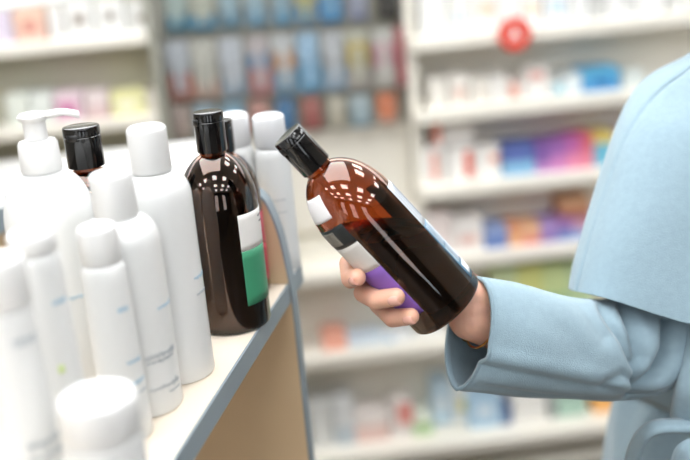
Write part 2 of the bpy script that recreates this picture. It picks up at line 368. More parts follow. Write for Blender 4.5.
def dull(c): return ''.join('%02x' % round(int(c[i:i+2], 16)*.84) for i in (0, 2, 4))
def pack(x0, y0, x1, y1, cols, desc, n, rowname):
    c_ = (x0+x1)/2; x0, x1 = c_-(x1-x0)*.37, c_+(x1-x0)*.37
    w = .045
    ua, zb = U(x0, y1, w); ub, zt = U(x1, y0, w); wd = ub-ua; h = zt-zb
    t = thing('blister_pack', '%s, %s from left on the %s hook row' % (desc, ORD[n], rowname), 'blister pack', group='packs hanging on the %s hook row' % rowname, M=ROOM @ Matrix.Translation(((ua+ub)/2, w, zb)))
    c = MB(); f0 = 0; cc = []
    for f1, col in cols:
        if col not in cc: cc.append(col)
        c.box(-wd/2, wd/2, 0, .003, h*f0, h*f1, cc.index(col)); f0 = f1
    c.build('card', [ink(dull(q)) for q in cc], t, smooth=False)
    b = MB().box(-wd*.2, wd*.2, -.018, -.0003, h*.12, h*.72)
    b.build('blister', mat('blister_'+cols[-1][1], dull(cols[-1][1]), .3), t, smooth=False, bevel=.005)
    hk = MB().tube([(ua/2+ub/2, .10, zt-.012), (ua/2+ub/2, .0, zt-.012), (ua/2+ub/2, -.03, zt-.006)], .0025, 8)
    hk.build('hook', M_hook, PB)
rows = {
 'upper': (-24, 25, [(166,186,[(.33,'2f7f9f'),(1,'a8b8b4')],'teal-based grey pack'), (191,213,[(.3,'4a94b8'),(1,'b8bcae')],'blue-based beige pack'), (220,238,[(.35,'5a8aa4'),(1,'9fb8c2')],'steel blue pack'), (246,264,[(.4,'6a9fc0'),(1,'a4bcc6')],'light blue pack'), (273,290,[(.35,'5fa0c6'),(1,'9ab4c0')],'sky blue pack'), (296,313,[(.4,'62a0cc'),(1,'c2bc84')],'blue pack with yellow top'), (319,341,[(.5,'2b8fce'),(1,'8fb0c4')],'vivid blue pack'), (348,366,[(.5,'8a94b4'),(1,'b4b6c0')],'lilac pack'), (376,399,[(.6,'33302f'),(1,'5c5a56')],'black pack')]),
 'middle': (33, 94, [(169,189,[(.45,'b8786c'),(1,'b6bcc2')],'grey pack with red base'), (194,216,[(.3,'ccae9f'),(1,'c2c2b8')],'beige and pink pack'), (222,243,[(.3,'9fb4c4'),(1,'c2c8ce')],'pale blue-grey pack'), (250,269,[(.45,'cc8a8c'),(.7,'6f9cc4'),(1,'c0b8b8')],'pink and blue pack'), (274,294,[(.4,'86b0cc'),(.7,'d8a070'),(1,'c4c8c8')],'orange and blue pack'), (299,319,[(.5,'7ab4d8'),(1,'a4c4dc')],'sky blue pack'), (324,344,[(.4,'a4c0d6'),(1,'c2c6c8')],'pale grey and blue pack'), (347,369,[(.4,'bcb6b0'),(.8,'c8b46c'),(1,'c4c4b4')],'yellow and brown pack'), (374,394,[(.35,'d4d0c8'),(.75,'d6a0ac'),(1,'cfcfc8')],'white and pink pack'), (396,408,[(1,'c07a7c')],'narrow red pack')]),
 'lower': (98, 132, [(172,190,[(1,'b8a8a0')],'dull beige pack'), (195,217,[(1,'a8bcc8')],'pale steel pack'), (222,246,[(1,'8fb4c8')],'mid blue pack'), (250,270,[(.5,'b06a60'),(1,'c89a90')],'red-brown pack'), (276,296,[(1,'5a86b0')],'deep blue pack'), (302,322,[(.5,'a85c5a'),(1,'b87a72')],'brick red pack'), (328,346,[(1,'cfcab8')],'cream pack'), (350,372,[(.6,'a4c0cc'),(1,'b8c8cc')],'ice blue pack'), (376,398,[(.3,'d8c0b0'),(1,'e2906c')],'orange pack')])}
for rn, (y0, y1, L) in rows.items():
    for n, (x0, x1, cols, desc) in enumerate(L): pack(x0, y0-.06*(x0-280)*1, x1, y1-.06*(x0-280)*1, cols, desc, n, rn)

# round red sign clipped to the shelf edge
u, z = U(515, 34, -.04)
sg = thing('shelf_sign', 'round red sign with white emblem clipped to the top shelf edge', 'sign', M=ROOM @ Matrix.Translation((u, -.04, z)))
n = 48; R = .041
MB().prism([(R*math.cos(2*PI*k/n), 0, R*math.sin(2*PI*k/n)) for k in range(n)], (0, .004, 0)).build('disc', mat('sign_red', 'd8402e', .4), sg)
MB().prism([Vector(p)*.9 for p in ((-.018,-.001,-.016), (-.006,-.001,-.016), (0,-.001,-.006), (.006,-.001,-.016), (.018,-.001,-.016), (.009,-.001,.004), (0,-.001,.024), (-.009,-.001,.004))], (0,.0008,0)).build('emblem', mat('sign_white', 'f4e6e2', .5), sg, smooth=False)
MB().box(-.008, .008, .0045, .0195, -.012, .012).build('clip', M_fix, sg, smooth=False)

# ------------------------------------------------------------------ the display shelf in front
base_b = P(234, 322, 1.03); ZS = base_b.z
F0, F1, F2 = on_z(177, 457, ZS), on_z(257, 332, ZS), on_z(289, 283.5, ZS)
e1 = (F2-F0).normalized(); e2 = Vector((-e1.y, e1.x, 0))         # along the front edge (away), into the shelf (left)
DS = thing('display_shelf', 'cream display shelf with grey edging holding the bottles in front', 'shelf', loc=(F2.x, F2.y, 0))
def S(a, b, z): return F2 + e1*a + e2*b + Vector((0, 0, z-F2.z))
TH = .021
def slab(a0, a1, b0, b1, z0, z1): return [S(a0,b0,z0), S(a1,b0,z0), S(a1,b1,z0), S(a0,b1,z0)], (0,0,z1-z0)
sb = MB().prism(*slab(-1.0, -.001, .0025, .30, ZS-TH, ZS)).build('shelf_board', M_board, DS, world=True, smooth=False)
MB().prism(*slab(-1.0, -.001, 0, .0022, ZS-TH, ZS)).build('edge_band', M_gray, sb, world=True, smooth=False)
cor = [S(.021,.0025,ZS-TH), S(.062,.0025,ZS-TH), S(.078,.012,ZS-TH), S(.085,.03,ZS-TH), S(.085,.30,ZS-TH), S(.021,.30,ZS-TH)]
sb2 = MB().prism(cor, (0,0,TH)).build('shelf_board', M_board, DS, world=True, smooth=False)
co = [S(.021,0,ZS-TH), S(.063,0,ZS-TH), S(.080,.010,ZS-TH), S(.0875,.03,ZS-TH), S(.0875,.30,ZS-TH)]; ci = [S(.0875-.0022,.30,ZS-TH), S(.0852,.0302,ZS-TH), S(.0783,.0118,ZS-TH), S(.0622,.0022,ZS-TH), S(.021,.0022,ZS-TH)]
MB().prism(co+ci, (0,0,TH)).build('edge_band', M_gray, sb2, world=True, smooth=False)
prof = [(-.003, 0)] + [(-.003, ZS-.03), (-.002, ZS+.0), (.001, ZS+.028), (.005, ZS+.058), (.013, ZS+.086), (.020, ZS+.098), (.032, ZS+.105), (.05, ZS+.108), (.31, ZS+.108), (.31, 0)]
pr = cr([(b, z, 0) for b, z in prof[1:9]], 30)
outer = [(-.003, 0)] + [(p.x, p.y) for p in pr] + [(.31, ZS+.108), (.31, 0)]
def inset(pl, d):
    out = []
    for i in range(len(pl)):
        a, b, c = Vector(pl[i-1]), Vector(pl[i]), Vector(pl[(i+1) % len(pl)])
        n1 = Vector((-(b-a).y, (b-a).x)).normalized(); n2 = Vector((-(c-b).y, (c-b).x)).normalized(); nn = (n1+n2).normalized()
        out.append(tuple(b - nn*d/max(.5, nn.dot(n1))))
    return out
inn = inset(outer, .0022)
ep = MB().prism([S(0, b, z) for b, z in inn], e1*.018).build('end_panel', M_beige, DS, world=True, smooth=False)
eb = MB()
rows_ = []
for aa, PL in ((-.0006, outer), (.0186, outer), (.0186, inn), (-.0006, inn)): rows_.append([S(aa, b, z) for b, z in PL])
eb.grid(rows_ + [rows_[0]], wrap=True).build('edge_band', M_gray, ep, world=True, smooth=False)
MB().prism(*slab(-1.02, -1.001, -.010, .31, 0, ZS+.02)).build('end_panel', M_beige, DS, world=True, smooth=False)
MB().prism(*slab(-1.0, -.001, .28, .30, .02, ZS-TH-.001)).build('back_panel', M_beige, DS, world=True, smooth=False)
for zz in (ZS-.36, ZS-.70): MB().prism(*slab(-1.0, -.001, .03, .279, zz-TH, zz)).build('shelf_board', M_board, DS, world=True, smooth=False)
MB().prism(*slab(-1.0, -.001, .02, .27, 0, .08)).build('plinth', M_gray, DS, world=True, smooth=False)

# second counter behind on the left
c_fl = on_z(0, 207, ZS); c_fr = on_z(215, 188, ZS); c_bl = on_z(0, 161, ZS)
d1 = E1; d2 = E2
wid = (c_bl-c_fl).dot(d2)
CT = thing('sales_counter', 'white-topped counter with grey edge and beige front, behind the bottles', 'counter', loc=(c_fl.x, c_fl.y, 0))
LEN = (c_fr-c_fl).dot(d1)
def K(a, b, z): return Vector((c_fl.x, c_fl.y, 0)) + d1*a + d2*b + Vector((0,0,z))
MB().prism([K(-.6,.0025,ZS-.04), K(LEN,.0025,ZS-.04), K(LEN,wid,ZS-.04), K(-.6,wid,ZS-.04)], (0,0,.04)).build('counter_top', mat('white_counter_laminate','f0f0ee',.35), CT, world=True, smooth=False)
MB().prism([K(-.6,0,ZS-.04), K(LEN,0,ZS-.04), K(LEN,.0022,ZS-.04), K(-.6,.0022,ZS-.04)], (0,0,.04)).build('edge_band', M_gray, CT, world=True, smooth=False)
MB().prism([K(-.58,.02,0), K(LEN-.02,.02,0), K(LEN-.02,wid-.02,0), K(-.58,wid-.02,0)], (0,0,ZS-.041)).build('front_panel', M_beige, CT, world=True, smooth=False)
up = P(0, 12, 1.60); upz = up.z
q0 = on_z(0, 12, upz); q1 = on_z(85, 0, upz)
ud = (q1-q0).normalized(); ub = Vector((-ud.y, ud.x, 0))
us = MB().prism([q0-ud*.55, q0+ud*.30, q0+ud*.30+ub*.3, q0-ud*.55+ub*.3], (0,0,.03)).build('upper_shelf', mat('white_counter_laminate','f0f0ee',.35), CT, world=True, smooth=False, bevel=.004)
MB().tube([Vector((p.x, p.y, ZS+.0005)) for p in [q0-ud*.45+ub*.15]]+[Vector((0,0,upz))+Vector((q0-ud*.45+ub*.15).to_2d().to_3d())], .012, 16).build('post', M_hook, CT, world=True)
# leaflet stack box on the counter
lb = on_z(9, 194, ZS)
t = thing('leaflet_carton', 'low white carton with raised pattern lying on the counter behind the pump bottle', 'carton', M=Matrix.Translation((lb.x, lb.y+.03, ZS)) @ Matrix.Rotation(YAW, 4, 'Z'))
MB().box(-.07, .028, -.03, .05, 0, .022).build('box', M_white, t, smooth=False, bevel=.003)
for i in range(5): MB().tube([(-.06+i*.016, -.015, .0225), (-.056+i*.016, .02, .0225)], .002, 6).build('printed_text', ink('c9cdd0'), t)

# ------------------------------------------------------------------ bottles
RB_, HB = .0368, .210
def outer_prof():
    p = [(0, .0006), (.02, .0006), (.030, .0)]
    p += [(RB_-.0045+.0045*math.sin(a), .0045-.0045*math.cos(a)) for a in [i*PI/2/6 for i in range(7)]]
    p += [(RB_, .03), (RB_, .06), (RB_, .09), (RB_, .118)]
    p += [(RB_*math.cos(a), .120+.0525*math.sin(a)) for a in [i*math.acos(.0125/RB_)/16 for i in range(1, 17)]]
    p += [(.0125, .174), (.0125, .180)]
    return p
OP = outer_prof(); OPs = [(r, z) for r, z in OP[3:]]
TK = .0013
def inner_prof(off=TK):
    p = [(0, .0035), (.028, .0032)]
    p += [(.0305-off+.004+ -.0045+.0045*math.sin(a), .0075-.0045*math.cos(a)) for a in [i*PI/2/5 for i in range(1, 6)]]
    r = RB_-off
    p = [(0, .0018), (r-.004, .0018), (r-.0015, .003), (r-.0003, .005), (r, .008), (r, .06), (r, .118)]
    p += [(r*math.cos(a), .120+(.0525-off)*math.sin(a)) for a in [i*math.acos((.0125-off)/r)/16 for i in range(1, 17)]]
    p += [(.0125-off, .180)]
    return p
def brown_bottle(label, M, group=None, front=None, back=None, level=None, full=None, liquid=M_liquid, name='brown_bottle', rc=.0142, notch=0):
    t = thing(name, label, 'bottle', M=M, group=group)
    sh = MB(); ip = inner_prof()
    sh.lathe(OP + ip[::-1], 96); sh.build('glass', M_amber, t, angle=50)
    # liquid: the inside, a hair into the wall, cut level with the world
    lp = inner_prof(TK-.0002); lq = MB().lathe(lp + [(0, .180)], 96)
    me = bpy.data.meshes.new('liquid'); me.from_pydata([tuple(v) for v in lq.v], [], lq.f)
    b = bmesh.new(); b.from_mesh(me); bmesh.ops.recalc_face_normals(b, faces=b.faces)
    inv = M.inverted(); pl = inv @ Vector((M.translation.x, M.translation.y, level)); nz = (inv.to_3x3() @ Vector((0,0,1))).normalized()
    r = bmesh.ops.bisect_plane(b, geom=b.verts[:]+b.edges[:]+b.faces[:], plane_co=pl, plane_no=nz, clear_outer=True)
    ed = [g for g in r['geom_cut'] if isinstance(g, bmesh.types.BMEdge)]
    bmesh.ops.contextual_create(b, geom=ed)
    bmesh.ops.recalc_face_normals(b, faces=b.faces); b.to_mesh(me); b.free()
    me.polygons.foreach_set('use_smooth', [True]*len(me.polygons)); me.set_sharp_from_angle(angle=math.radians(50))
    me.materials.append(liquid); o = bpy.data.objects.new('liquid', me); C.objects.link(o); o.parent = t
    # flip top cap
    q = rc/.0155
    cap = MB().lathe([(0, .1725), (.0152*q, .1725), (.0155*q, .1731), (.0155*q, .2005), (.0151*q, .2010), (.0151*q, .2014)], 64)
    c = cap.build('cap', M_black, t)
    MB().lathe([(0, .2015), (.0151*q, .2015), (.0155*q, .2020), (.0155*q, .2085), (.0149*q, .2097), (.0137*q, .2100), (0, .2097)], 64).build('lid', M_black, c)
    th = MB(); patch(th, [(.0156*q, .198), (.0156*q, .209)], .1985, .2045, -80+notch, -44+notch, .0003, 0, 10, 2); th.build('thumb_notch', mat('cap_notch', '1a1a1b', .3), c, solid=.0005)
    if front: front(t)
    if back: back(t)
    return t
def lab(t, bands, f0, f1, nm='front_label'):
    mb = MB(); cols = []
    for t0, t1, c in bands:
        if c not in cols: cols.append(c)
        patch(mb, OPs, t0, t1, f0, f1, .00025, cols.index(c), 28, 6)
    return mb.build(nm, [mat('label_'+c, c, .35, vary=.05, vscale=60) for c in cols], t, solid=.00015)
up_ = lambda p, rz=0: Matrix.Translation(p) @ Matrix.Rotation(rz, 4, 'Z')
def yaw_to_cam(p): return -math.atan2(p.x-CAM.x, p.y-CAM.y)
# upright bottle
def front_std(t):
    l = lab(t, [(.027, .081, '3f8f6b'), (.081, .116, 'eceae6')], 24, 108)
    mb = MB(); scribble(mb, OPs, .109, 66, 92, .001, seed=2); scribble(mb, OPs, .103, 70, 95, .001, seed=3); mb.build('printed_text', ink('9a9d9c'), l)
def back_std(t): lab(t, [(.014, .085, '43307c')], -118, -62, 'back_label')
pb = Vector((base_b.x, base_b.y, ZS))
brown_bottle('glossy dark brown bottle with black cap standing at the shelf end, green and white label', up_(pb, yaw_to_cam(pb)), 'brown bottles with black caps', front_std, back_std, level=ZS+.166, liquid=M_liquid2)
# one behind it, one behind the pump bottle
def front_red(t): lab(t, [(.016, .060, 'b52f4a'), (.060, .10, 'c24a5e')], 40, 118)
p2 = on_z(240.5, 291, ZS)
brown_bottle('brown bottle with red label hidden behind the upright green-labelled one', up_(p2, yaw_to_cam(p2)) @ Matrix.Scale(.88, 4), 'brown bottles with black caps', front_red, None, level=ZS+.145, liquid=M_liquid2)
p3 = on_z(115, 339, ZS)
brown_bottle('brown bottle with black cap standing between the white pump bottle and white bottles', up_(p3, yaw_to_cam(p3)+.5), 'brown bottles with black caps', front_red, None, level=ZS+.166, liquid=M_liquid2, rc=.0168)

# bottle held in the hand
ZM = .933; dz = .0519
Bc = P(448, 306, ZM+dz/2); Tc = P(288, 136, ZM-dz/2)
A = (Tc-Bc).normalized(); toc = (CAM-(Bc+Tc)/2).normalized()
Yh = -(toc - A*toc.dot(A)).normalized(); Xh = Yh.cross(A)
MH = Matrix(((Xh.x,Yh.x,A.x,Bc.x),(Xh.y,Yh.y,A.y,Bc.y),(Xh.z,Yh.z,A.z,Bc.z),(0,0,0,1))) @ Matrix.Scale(1.03, 4)
print('held len', (Tc-Bc).length, 'lean', math.degrees(math.acos(A.z)))
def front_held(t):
    l = lab(t, [(.024, .080, '8a62b8'), (.080, .109, 'dcd8d2'), (.109, .1295, '23282a')], -108, -29)
    mb = MB(); patch(mb, OPs, .1125, .127, -86, -50, .0006, 0, 14, 6); mb.build('printed_panel', mat('label_photo', '9b978e', .4, vary=.5, vscale=90), l, solid=.0001)
    mb = MB(); patch(mb, OPs, .1375, .1575, -82, -34, .0004, 0, 16, 8); mb.build('painted_reflection', mat('reflection_white', 'f0eeee', .35), t, solid=.00015)  # white square on the shoulder: a reflection painted as a patch
def back_held(t):
    l = lab(t, [(.012, .075, '5f7f96'), (.075, .122, 'd9dde2')], 58, 150, 'back_label')
    mb = MB()
    for i in range(9):
        f = 62+i*5.5
        for (a, b) in ((.030, .048), (.050, .073)): 
            n = 26; pts = []
            for k in range(n+1):
                r = RB_+.0006; ff = f + 1.1*math.sin(k*2.1+i)
                pts.append((r*math.sin(math.radians(ff)), -r*math.cos(math.radians(ff)), a+(b-a)*k/n))
            mb.tube(pts, .00028, 5)
    mb.build('printed_text', ink('e8edf0'), l)
    mb = MB()
    for i in range(6):
        r = RB_+.0006; f = 63+i*6
        pts = [(r*math.sin(math.radians(f+1.2*math.sin(k*2.4+i))), -r*math.cos(math.radians(f+1.2*math.sin(k*2.4+i))), .08+.038*k/40) for k in range(41)]
        mb.tube(pts, .00022, 5)
    mb.build('printed_text', ink('9aa2ac'), l)
    mb = MB(); patch(mb, OPs, .015, .026, 64, 90, .0004, 0, 8, 4); mb.build('printed_panel', ink('e6e9ea'), l, solid=.0001)
lev = P(392, 229, ZM).z
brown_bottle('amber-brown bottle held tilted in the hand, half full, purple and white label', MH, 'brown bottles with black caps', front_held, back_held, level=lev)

# white bottles
def fit_h(base, ytop):
    lo, hi = .02, .5
    for _ in range(40):
        m = (lo+hi)/2
        if proj(base+Vector((0,0,m)))[1] > ytop: lo = m
        else: hi = m
    return lo
def white_bottle(px, py, ytop, r, rc, caph, label, group='white bottles at the front of the shelf', shoulder=.022, texts=(), capmat=M_whitecap, taper=1.0, name='white_bottle', bodymat=M_white, cat='bottle', dot=None):
    b = on_z(px, py, ZS); H = fit_h(b, ytop); hb = H-caph
    t = thing(name, label, cat, M=up_(b, yaw_to_cam(b)), group=group)
    rs = r*taper
    pf = [(r-.003, 0), (r-.0008, .0008), (r, .003)] + [(r+(rs-r)*k/6, .003+(hb-shoulder-.003)*k/6) for k in range(1, 7)]
    zs = hb-shoulder; rn = rc*.9 if rc < rs else rs*.96
    pf += [(rn+(rs-rn)*math.cos(a), zs+shoulder*math.sin(a)) for a in [i*PI/2/10 for i in range(1, 11)]]
    MB().lathe([(0, .001), (r-.004, .001)] + pf + [(0, hb)], 64).build('body', bodymat, t, angle=50)
    c = [(0, hb+.0008), (rc-.0008, hb+.0008), (rc, hb+.002), (rc*.985, H-.006)] + [(rc*.985-.005+.005*math.cos(a), H-.005+.005*math.sin(a)) for a in [i*PI/2/6 for i in range(1, 7)]] + [(0, H)]
    MB().lathe(c, 64).build('cap', capmat, t, angle=50)
    for i, (tt, f0, f1, amp, col) in enumerate(texts):
        mb = MB(); scribble(mb, pf, hb*tt, f0, f1, amp, .0003, 0, 56, seed=i+int(px)); mb.build('printed_text', ink(col), t)
    if dot:
        tt, f, s_, col = dot; mb = MB(); patch(mb, pf, hb*tt, hb*tt+s_, f-7, f+7, .0003, 0, 8, 4); mb.build('printed_dot', ink(col), t, solid=.0002)
    return t
gt = 'b4babe'; gb = 'b2cad8'
white_bottle(181, 372, 125, .0300, .0168, .040, 'tall white bottle with round white cap standing next to the upright brown bottle', texts=((.50,46,84,.0016,gb),(.42,48,84,.001,gt)))
white_bottle(146, 404, 171, .0310, .0172, .037, 'white bottle with grey script, second white one from the brown bottle', texts=((.55,40,80,.0012,gb),(.32,8,66,.0026,gt),(.29,10,60,.0014,gt),(.15,8,70,.0026,gt),(.11,40,70,.001,gt)))
white_bottle(130, 434, 224, .0185, .0150, .030, 'slim white bottle with pale blue script, third white one from the brown bottle', shoulder=.010, texts=((.76,18,50,.002,gb),(.46,20,66,.0016,gb),(.34,20,70,.0016,gb),(.28,24,70,.0012,gt)), taper=.9)
white_bottle(73, 470, 230, .0205, .0168, .016, 'white bottle with green dot and pale blue script in front of the pump bottle', shoulder=.012, texts=((.80,20,60,.002,gb),(.42,10,66,.0016,gb),(.3,12,66,.0016,gt)), dot=(.50,14,.006,'c8d89a'), taper=.86)
white_bottle(46, 520, 256, .0215, .0175, .034, 'white bottle with grey script lines cut by the left edge of the picture', shoulder=.012, texts=((.88,0,60,.0016,gt),(.86,0,60,.001,gt),(.42,-10,66,.003,gt),(.36,-8,66,.002,gt),(.25,0,50,.002,gb)), taper=.8)
white_bottle(123, 552, 393, .0245, .0245, .028, 'short white jar with broad flat lid at the front of the shelf', shoulder=.004, texts=((.7,-40,60,.002,gb),(.5,-30,60,.0016,gt)), name='white_jar', cat='jar')
# frosted bottles beyond the end panel
for (a, b, yt, lbl) in ((.052, .057, 113, 'frosted white bottle with clear cap behind the end panel, beside the brown bottle cap'), (.052, .0175, 114, 'frosted white bottle with clear cap behind the end panel, nearest the held bottle')):
    q = S(a, b, ZS); x, y, d = proj(q)
    print('frost', x, y, d)
    white_bottle(x, y, yt, .0192, .0175, .036, lbl, 'frosted bottles beyond the end panel', shoulder=.012, texts=((.6,-20,30,.001,gt),(.5,-20,30,.001,gt)), capmat=M_clearcap)
    cc = [o for o in C.objects][-1]
# pump bottle
b = on_z(78, 374, ZS); H = fit_h(b, 171); 
t = thing('pump_bottle', 'round white pump dispenser bottle standing behind the other white bottles', 'bottle', M=up_(b, yaw_to_cam(b)))
r = .0385; hs = H-.045
pf = [(0,.001), (r-.005,.001), (r-.0012,.0006), (r,.004), (r,hs*.5), (r,hs)] + [(.0165+(r-.0165)*math.cos(a), hs+.043*math.sin(a)) for a in [i*PI/2/12 for i in range(1,13)]] + [(.0150,H),(0,H)]
MB().lathe(pf, 72).build('body', M_white, t, angle=50)
col = [(0,H+.0005),(.0165,H+.0005),(.0172,H+.002),(.0165,H+.024),(.0150,H+.0265),(.010,H+.027),(0,H+.027)]
MB().lathe(col, 56).build('collar', M_whitecap, t, angle=45)
pm = MB().lathe([(0,H+.0275),(.0098,H+.0275),(.0094,H+.034),(.0094,H+.0425),(.0122,H+.0445),(.0128,H+.0475),(.0105,H+.0497),(0,H+.0503)], 40)
hd = pm.build('pump_head', M_whitecap, t, angle=45)
sp = cr([(0,0,H+.0464),(.014,-.002,H+.0472),(.026,-.004,H+.0474),(.037,-.006,H+.0440)], 14)
nz = MB()
rows_ = [[(p.x, p.y+(.0065-.0002*i)*math.cos(2*PI*k/16), p.z+.0032*math.sin(2*PI*k/16)) for k in range(16)] for i, p in enumerate(sp)]
nz.grid(rows_, wrap=True); nz.add(rows_[-1], [tuple(range(16))]); nz.build('spout', M_whitecap, hd)
mb = MB(); scribble(mb, pf[1:], H*.45, -30, 30, .002, seed=8); mb.build('printed_text', ink(gb), t)

# ------------------------------------------------------------------ person
feet = P(796, 300, 1.26); 
PE = thing('person', 'person in a light blue wool coat holding up the amber bottle', 'person', loc=(feet.x, feet.y, 0))
def cyl(tt, th, r):
    """point round the held bottle: tt along its axis, th from its lower silhouette to the front"""
    a = math.radians(th-90); tt += .004 + .009*max(0, math.sin(math.radians(th)))
    return MH @ Vector((r*math.sin(a), -r*math.cos(a), tt))
def capsules(chains):
    b = bmesh.new()
    for pts, rads in chains:
        for i, (p, r) in enumerate(zip(pts, rads)):
            bmesh.ops.create_uvsphere(b, u_segments=20, v_segments=12, radius=r, matrix=Matrix.Translation(p))
            if i:
                q = pts[i-1]; d = Vector(p)-Vector(q); L = d.length
                if L < 1e-6: continue
                M = Matrix.Translation((Vector(p)+Vector(q))/2) @ d.to_track_quat('Z', 'Y').to_matrix().to_4x4()
                bmesh.ops.create_cone(b, cap_ends=True, segments=20, radius1=rads[i-1], radius2=r, depth=L, matrix=M)
    return b
def remeshed(b, voxel, smooth):
    me = bpy.data.meshes.new('tmp'); b.to_mesh(me); b.free()
    o = bpy.data.objects.new('tmp', me); C.objects.link(o)
    m = o.modifiers.new('r', 'REMESH'); m.mode = 'VOXEL'; m.voxel_size = voxel
    s = o.modifiers.new('s', 'SMOOTH'); s.factor = .5; s.iterations = smooth
    dg = bpy.context.evaluated_depsgraph_get(); dg.update()
    out = bpy.data.meshes.new_from_object(o.evaluated_get(dg)); bpy.data.objects.remove(o); return out
RF = RB_+.0075
wrist = P(470, 309, .985); W2 = P(505, 322, 1.005)
f_idx = [cyl(.0745, 27, RF), cyl(.076, 4, RF+.001), cyl(.079, -36, RF+.003), cyl(.072, -88, RF+.007)]
f_mid = [cyl(.0400, 53, RF), cyl(.0480, 26, RF+.001), cyl(.055, -14, RF+.003), cyl(.055, -82, RF+.008)]
f_rng = [cyl(.0180, 49, RF), cyl(.0255, 20, RF+.0005), cyl(.036, -22, RF+.003), cyl(.036, -86, RF+.008)]
f_pky = [cyl(.010, -48, RF), cyl(.010, -70, RF), cyl(.014, -92, RF+.001), cyl(.018, -122, RF+.006)]
thumb = [cyl(.058, -122, RF), cyl(.038, -126, RF+.001), cyl(.012, -126, RF+.004), cyl(-.018, -118, RF+.006)]
ch = [(f_idx, (.0080, .0088, .0094, .0110)), (f_mid, (.0082, .0091, .0097, .0112)), (f_rng, (.0077, .0085, .0092, .0108)), (f_pky, (.006, .007, .0078, .0100)), (thumb, (.0085, .0098, .0115, .013))]
# extra tip spheres give fingertips their pads
pal = []
for f, r in ((f_idx, .0115), (f_mid, .012), (f_rng, .012), (f_pky, .011)):
    mid = (f[-1]*.5 + wrist*.5)
    pal.append(([f[-1], mid, wrist], (.0105, r+.001, .018)))
pal.append(([thumb[-1], wrist], (.016, .021)))
pal.append(([thumb[2], f_idx[3]], (.010, .010)))
elbow = P(645, 345, 1.09)
up_px = (P(470, 280, .985)-P(470, 330, .985)).normalized()
fa = []
for off, rr in ((up_px*.009, .0205), (-up_px*.009, .0205)):
    fa.append(([wrist+off, W2+off*1.0, P(560, 340, 1.035)+off, elbow], (rr, rr+.001, .031, .036)))
hand = remeshed(capsules(ch+pal+fa), .0014, 7)
# rest of the body (under the coat, and above the frame)
def wl(dx, dy, z): return Vector((feet.x+dx, feet.y+dy, z))
sh_r = P(672, 130, 1.13); HT = 1.66
bt = [([wl(0,.0,.98), wl(0,0,1.12), wl(0,.01,1.24), wl(0,.02,1.33)], (.125,.115,.12,.10)), ([wl(-.08,0,.92), wl(.08,0,.92)], (.11,.11)),
      ([wl(0,.03,1.33), wl(0,.015,1.45)], (.052,.05)), ([wl(0,0,1.50), wl(0,0,1.58)], (.070,.083)), ([wl(0,-.03,1.475), wl(0,-.02,1.50)], (.042,.06)),
      ([wl(0,-.082,1.575), wl(0,-.098,1.535)], (.009,.012)), ([wl(-.074,.01,1.565), wl(-.076,.015,1.535)], (.010,.008)), ([wl(.074,.01,1.565), wl(.076,.015,1.535)], (.010,.008)),
      ([sh_r, P(672,230,1.12), elbow], (.050,.046,.038)), ([wl(0,.01,1.31), sh_r], (.07,.052)), ([wl(0,.01,1.31), wl(.17,.02,1.30), wl(.22,.03,1.02), wl(.23,-.04,.80), wl(.225,-.06,.72)], (.07,.052,.040,.026,.036))]
for sx in (-1, 1): bt.append(([wl(.085*sx,0,.90), wl(.085*sx,-.01,.50), wl(.08*sx,.02,.09), wl(.085*sx,-.10,.04)], (.085,.055,.036,.034)))
body = remeshed(capsules(bt), .008, 4)
bm_ = bmesh.new(); bm_.from_mesh(hand); bm_.from_mesh(body)
bmesh.ops.translate(bm_, verts=bm_.verts, vec=-Vector((feet.x, feet.y, 0)))
me = bpy.data.meshes.new('body'); bm_.to_mesh(me); bm_.free(); me.materials.append(M_skin)
me.polygons.foreach_set('use_smooth', [True]*len(me.polygons))
bo = bpy.data.objects.new('body', me); C.objects.link(bo); bo.parent = PE
# finger nails
def nail(tip, nxt, r, wdt, twist=0):
    d = (tip-nxt).normalized(); loc = MH.inverted() @ tip; rad = MH.to_3x3() @ Vector((loc.x, loc.y, 0)).normalized()
    n_ = (rad - d*rad.dot(d)).normalized(); n_ = Matrix.Rotation(twist, 3, d) @ n_; s_ = d.cross(n_)
    rows_ = []
    for i in range(9):
        v = -1+2*i/8; row = []
        for k in range(9):
            u_ = -1+2*k/8; hw = wdt*(1-.25*max(0, v)**3)*(1-.12*max(0,-v)**2)
            ang = u_*1.05
            row.append(tip + d*(.0015+.0052*v) + s_*hw*math.sin(ang)*1.05 + n_*(r*(.98+.03) - (1-math.cos(ang))*hw*.95 - .0011*max(0,v)**2))
        rows_.append(row)
    MB().grid(rows_).build('fingernail', M_nail, bo, world=False, solid=.0007).matrix_basis = Matrix.Translation(-Vector((feet.x, feet.y, 0)))
nail(f_idx[0], f_idx[1], .0080, .0054); nail(f_mid[0], f_mid[1], .0082, .0057); nail(f_rng[0], f_rng[1], .0077, .0054)
